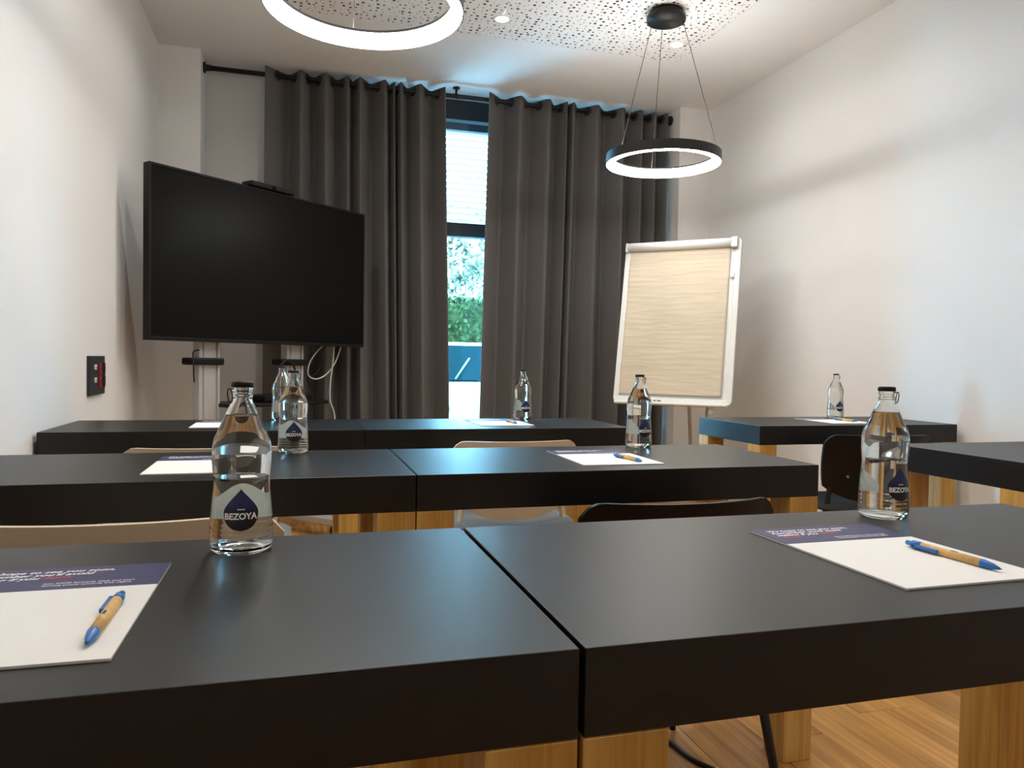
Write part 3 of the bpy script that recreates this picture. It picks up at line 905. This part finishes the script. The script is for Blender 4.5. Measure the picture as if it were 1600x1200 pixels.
# ------------------------------------------------------------------ notepads and pens
def make_pad():
    t = thing('notepad', 'x', 'notepad', (0, 0, 0), 0, 'printed notepads')
    w_, h_, tz = 0.21, 0.297, 0.0026
    MB().box(0, w_, 0, h_, 0, tz, bev=0.0003, seg=1).build('sheet_stack', M_PAPER, t)
    hd = MB().box(0.0, w_, h_-0.088, h_, tz-0.0004, tz+0.0002).build('printed_header', M_NAVY, t)
    lines = [('We hope to see you soon,', 0, 0), ("Remember you'll avoid", 1, 0), ('waiting if you', 2, 0), ('book', 2, 1), ('direct', 3, 1)]
    sz = 0.0128
    xw = {}
    for body, ln_, red in lines:
        me = text_mesh('lettering', body, sz, 'LEFT', 0.0003, 0.25)
        me.materials.clear(); me.materials.append(M_REDINK if red else M_WHITEINK)
        xs = [q.co.x for q in me.vertices]
        xo = xw.get(ln_, 0.016)
        xw[ln_] = xo+max(xs)+0.004
        link('lettering', me, hd, (xo, h_-0.022-ln_*0.0122, tz+0.0004))
    for k, body in enumerate(('Join IHG\u00ae Rewards Club and start', 'earning points towards free nights')):
        me = text_mesh('lettering', body, 0.0062, 'LEFT', 0.0001)
        me.materials.clear(); me.materials.append(M_WHITEINK)
        link('lettering', me, hd, (0.096, h_-0.068-k*0.0075, tz+0.0004))
    return t
pad = make_pad()
pads = [
    (-0.349, 0.668, -0.008, 'printed notepad on the socket-wall desk farthest from the window'),
    (0.653, 0.678, 0.012, 'printed notepad on the aisle desk farthest from the window'),
    (-0.302, 1.703, 0.0, 'printed notepad on the middle-row desk by the socket wall'),
    (0.669, 1.690, -0.02, 'printed notepad on the middle-row aisle desk'),
    (-0.345, 2.812, 0.0, 'printed notepad on the desk before the television'),
    (0.690, 2.805, 0.0, 'printed notepad on the desk before the curtain gap'),
    (2.268, 2.790, -0.05, 'printed notepad on the lone desk before the flip chart'),
]
for i, (x_, y_, rz, lab) in enumerate(pads):
    o = pad if i == 0 else copy_tree(pad)
    o.location = (x_, y_, TH); o.rotation_euler = (0, 0, rz); o['label'] = lab

def make_pen():
    t = thing('ballpoint_pen', 'x', 'pen', (0, 0, 0), 0, 'kraft ballpoint pens')
    R = 0.0052
    MB().tube([(0.026, 0, R), (0.114, 0, R)], R, 18).build('barrel', M_KRAFTPEN, t)
    MB().tube([(0.0265, 0, R), (0.024, 0, R), (0.012, 0, R*0.95), (0.004, 0, R*0.85), (0.003, 0, R*0.85)], [R*1.03, R*1.04, 0.0040, 0.0019, 0.0015], 18).build('tip', M_BLUEPL, t)
    MB().tube([(0.003, 0, R*0.85), (0.0, 0, R*0.82)], [0.0011, 0.0004], 8).build('point', M_INK, t)
    MB().tube([(0.1135, 0, R), (0.128, 0, R), (0.129, 0, R), (0.138, 0, R), (0.139, 0, R)], [R*1.03, R*0.98, 0.0034, 0.0032, 0.0024], 18).build('push_button', M_BLUEPL, t)
    MB().box(0.084, 0.124, R*0.75, R*1.75, R*0.55, R*1.45, bev=0.0012).box(0.117, 0.126, 0.0, R*1.75, R*0.55, R*1.45, bev=0.0012).build('clip', M_BLUEPL, t)
    MB().box(0.060, 0.070, -0.0012, 0.0012, 2*R-0.0004, 2*R+0.0001).build('logo_print', M_INK, t)
    return t
pen = make_pen()
pens = [   # tip xy, cap xy
    ((-0.1625, 0.690), (-0.1625, 0.829), 'kraft ballpoint pen on the pad of the socket-wall desk farthest from the window'),
    ((0.816, 0.704), (0.808, 0.843), 'kraft ballpoint pen on the pad of the aisle desk farthest from the window'),
    ((0.826, 1.700), (0.812, 1.838), 'kraft ballpoint pen on the pad of the middle-row aisle desk'),
    ((0.843, 2.850), (0.838, 2.989), 'kraft ballpoint pen on the pad before the curtain gap'),
    ((2.430, 2.835), (2.412, 2.973), 'kraft ballpoint pen on the pad before the flip chart'),
]
for i, (a_, b2, lab) in enumerate(pens):
    o = pen if i == 0 else copy_tree(pen)
    o.location = (a_[0], a_[1], TH+0.0027)
    o.rotation_euler = (0, 0, math.atan2(b2[1]-a_[1], b2[0]-a_[0]))
    o['label'] = lab

# ------------------------------------------------------------------ outdoors
GZ = -0.30
g = MB().box(-14, 22, YN+0.15, 40, GZ-0.2, GZ).build('ground_outside', M_ASPHALT)
struct(g)
car = thing('parked_car', 'pale parked car seen through the curtain gap', 'car', (2.05, 9.2, GZ), 0.0)
# side profile (y along the car, front towards the building), swept across x with tumblehome
hull = [(-2.05, 0.35), (-2.10, 0.60), (-2.02, 0.86), (-1.75, 0.98), (-1.0, 1.07), (1.85, 1.05), (2.05, 0.9), (2.08, 0.45), (1.95, 0.30), (-1.9, 0.28)]
v = []; f = []
stn = [(-0.90, 0.93), (-0.86, 1.0), (0.86, 1.0), (0.90, 0.93)]
for xx, sc in stn:
    for (yy, zz) in hull: v.append((xx, yy*sc, zz if sc == 1.0 else 0.28+(zz-0.28)*0.94))
k = len(hull)
for s_ in range(3):
    for i in range(k):
        j = (i+1) % k
        f.append((s_*k+i, s_*k+j, (s_+1)*k+j, (s_+1)*k+i))
f.append(tuple(range(k))); f.append(tuple(3*k+i for i in range(k-1, -1, -1)))
MB().add(v, f).build('body', M_CARWHITE, car)
v = [(-0.80,-1.05,1.05),(0.80,-1.05,1.05),(0.82,1.75,1.04),(-0.82,1.75,1.04),(-0.60,-0.25,1.50),(0.60,-0.25,1.50),(0.60,1.2,1.50),(-0.60,1.2,1.50),(-0.56,0.4,1.54),(0.56,0.4,1.54)]
MB().add(v, [(4,5,9,8),(8,9,6,7),(0,1,2,3),(2,6,7,3),(1,5,6,2),(0,3,7,4),(0,4,5,1),(5,6,9),(4,8,7)]).build('roof', M_CARWHITE, car)
MB().add([(-0.74,-1.02,1.08),(0.74,-1.02,1.08),(0.585,-0.30,1.475),(-0.585,-0.30,1.475),(-0.74,-1.04,1.09),(0.74,-1.04,1.09),(0.585,-0.32,1.485),(-0.585,-0.32,1.485)], [(4,5,6,7),(0,3,2,1),(0,1,5,4),(1,2,6,5),(2,3,7,6),(3,0,4,7)]).build('windscreen', M_CARGLASS, car)
MB().tube([(-0.35,-1.05,1.10),(-0.10,-0.62,1.33)], 0.012, 6).build('wiper', M_TYRE, car)
for sx in (-1, 1):
    for yy in (-1.3, 1.3):
        MB().lathe([(0.0,-0.1),(0.20,-0.1),(0.31,-0.09),(0.32,-0.05),(0.32,0.05),(0.31,0.09),(0.2,0.1),(0.0,0.1)], 28, mtx=Matrix.Translation((sx*0.80, yy, 0.32)) @ Matrix.Rotation(PI/2, 4, 'Y')).build('wheel', M_TYRE, car)
    MB().box(sx*0.66-0.16, sx*0.66+0.16, -2.10, -2.0, 0.66, 0.80, bev=0.03).build('headlamp', M_WHITEPL, car)
MB().box(-0.45, 0.45, -2.12, -2.05, 0.42, 0.58, bev=0.02).build('grille', M_TYRE, car)

def leaf_mass(cnt, fn, size, seed):
    rng = random.Random(seed)
    v = []; f = []
    for _ in range(cnt):
        c, nrm = fn(rng)
        c = Vector(c)
        a1 = Vector((rng.uniform(-1,1), rng.uniform(-1,1), rng.uniform(-1,1))).normalized()
        a2 = a1.cross(Vector((rng.uniform(-1,1), rng.uniform(-1,1), rng.uniform(-1,1)))).normalized()
        s_ = size*rng.uniform(0.6, 1.3)
        o = len(v)
        v += [c-a1*s_, c+a2*s_*0.5, c+a1*s_, c-a2*s_*0.5]
        f.append((o, o+1, o+2, o+3))
    return MB().add(v, f)
hedge = thing('hedge', 'tall clipped green hedge beyond the parked car', 'hedge', (3.0, 13.0, GZ))
core = MB().box(-5, 5, -0.28, 0.28, 0, 2.28, bev=0.1, seg=3).build('twigs', M_HEDGE, hedge)
def hf(rng):
    s_ = rng.random()
    if s_ < 0.8: return ((rng.uniform(-5, 5), -0.30+rng.uniform(-0.10, 0.05), rng.uniform(0, 2.36)), None)
    return ((rng.uniform(-5, 5), rng.uniform(-0.3, 0.3), 2.30+rng.uniform(-0.05, 0.10)), None)
tag(leaf_mass(16000, hf, 0.055, 5).build('foliage', M_HEDGE, hedge), kind='stuff')
for i, (tx, ty, tr_, tz, lab) in enumerate(((3.4, 19.0, 2.3, 3.4, 'pale leafy tree behind the clipped hedge, seen through the curtain gap'), (9.6, 24.0, 2.8, 4.2, 'broad pale tree farther along behind the hedge'))):
    t = thing('garden_tree', lab, 'tree', (tx, ty, GZ), 0, 'trees behind the hedge')
    MB().tube([(0,0,0), (0.05,0,1.2), (-0.05,0.05,tz)], [0.16, 0.12, 0.05], 10).tube([(0.02,0,1.4), (0.6,0.1,tz*0.85)], [0.07, 0.03], 8).tube([(0.02,0,1.6), (-0.7,0.1,tz*0.95)], [0.07, 0.03], 8).build('trunk', M_BARK, t)
    def tf(rng, r_=tr_, zc_=tz):
        while True:
            p = Vector((rng.uniform(-1,1), rng.uniform(-1,1), rng.uniform(-1,1)))
            if p.length < 1 and noise.noise(p*2.6+Vector((i*3, 0, 0))) > -0.16: break
        return ((p.x*r_, p.y*r_, zc_+p.z*r_*0.9), None)
    tag(leaf_mass(30000, tf, 0.085, 11+i).build('crown', M_TREE, t), kind='stuff')
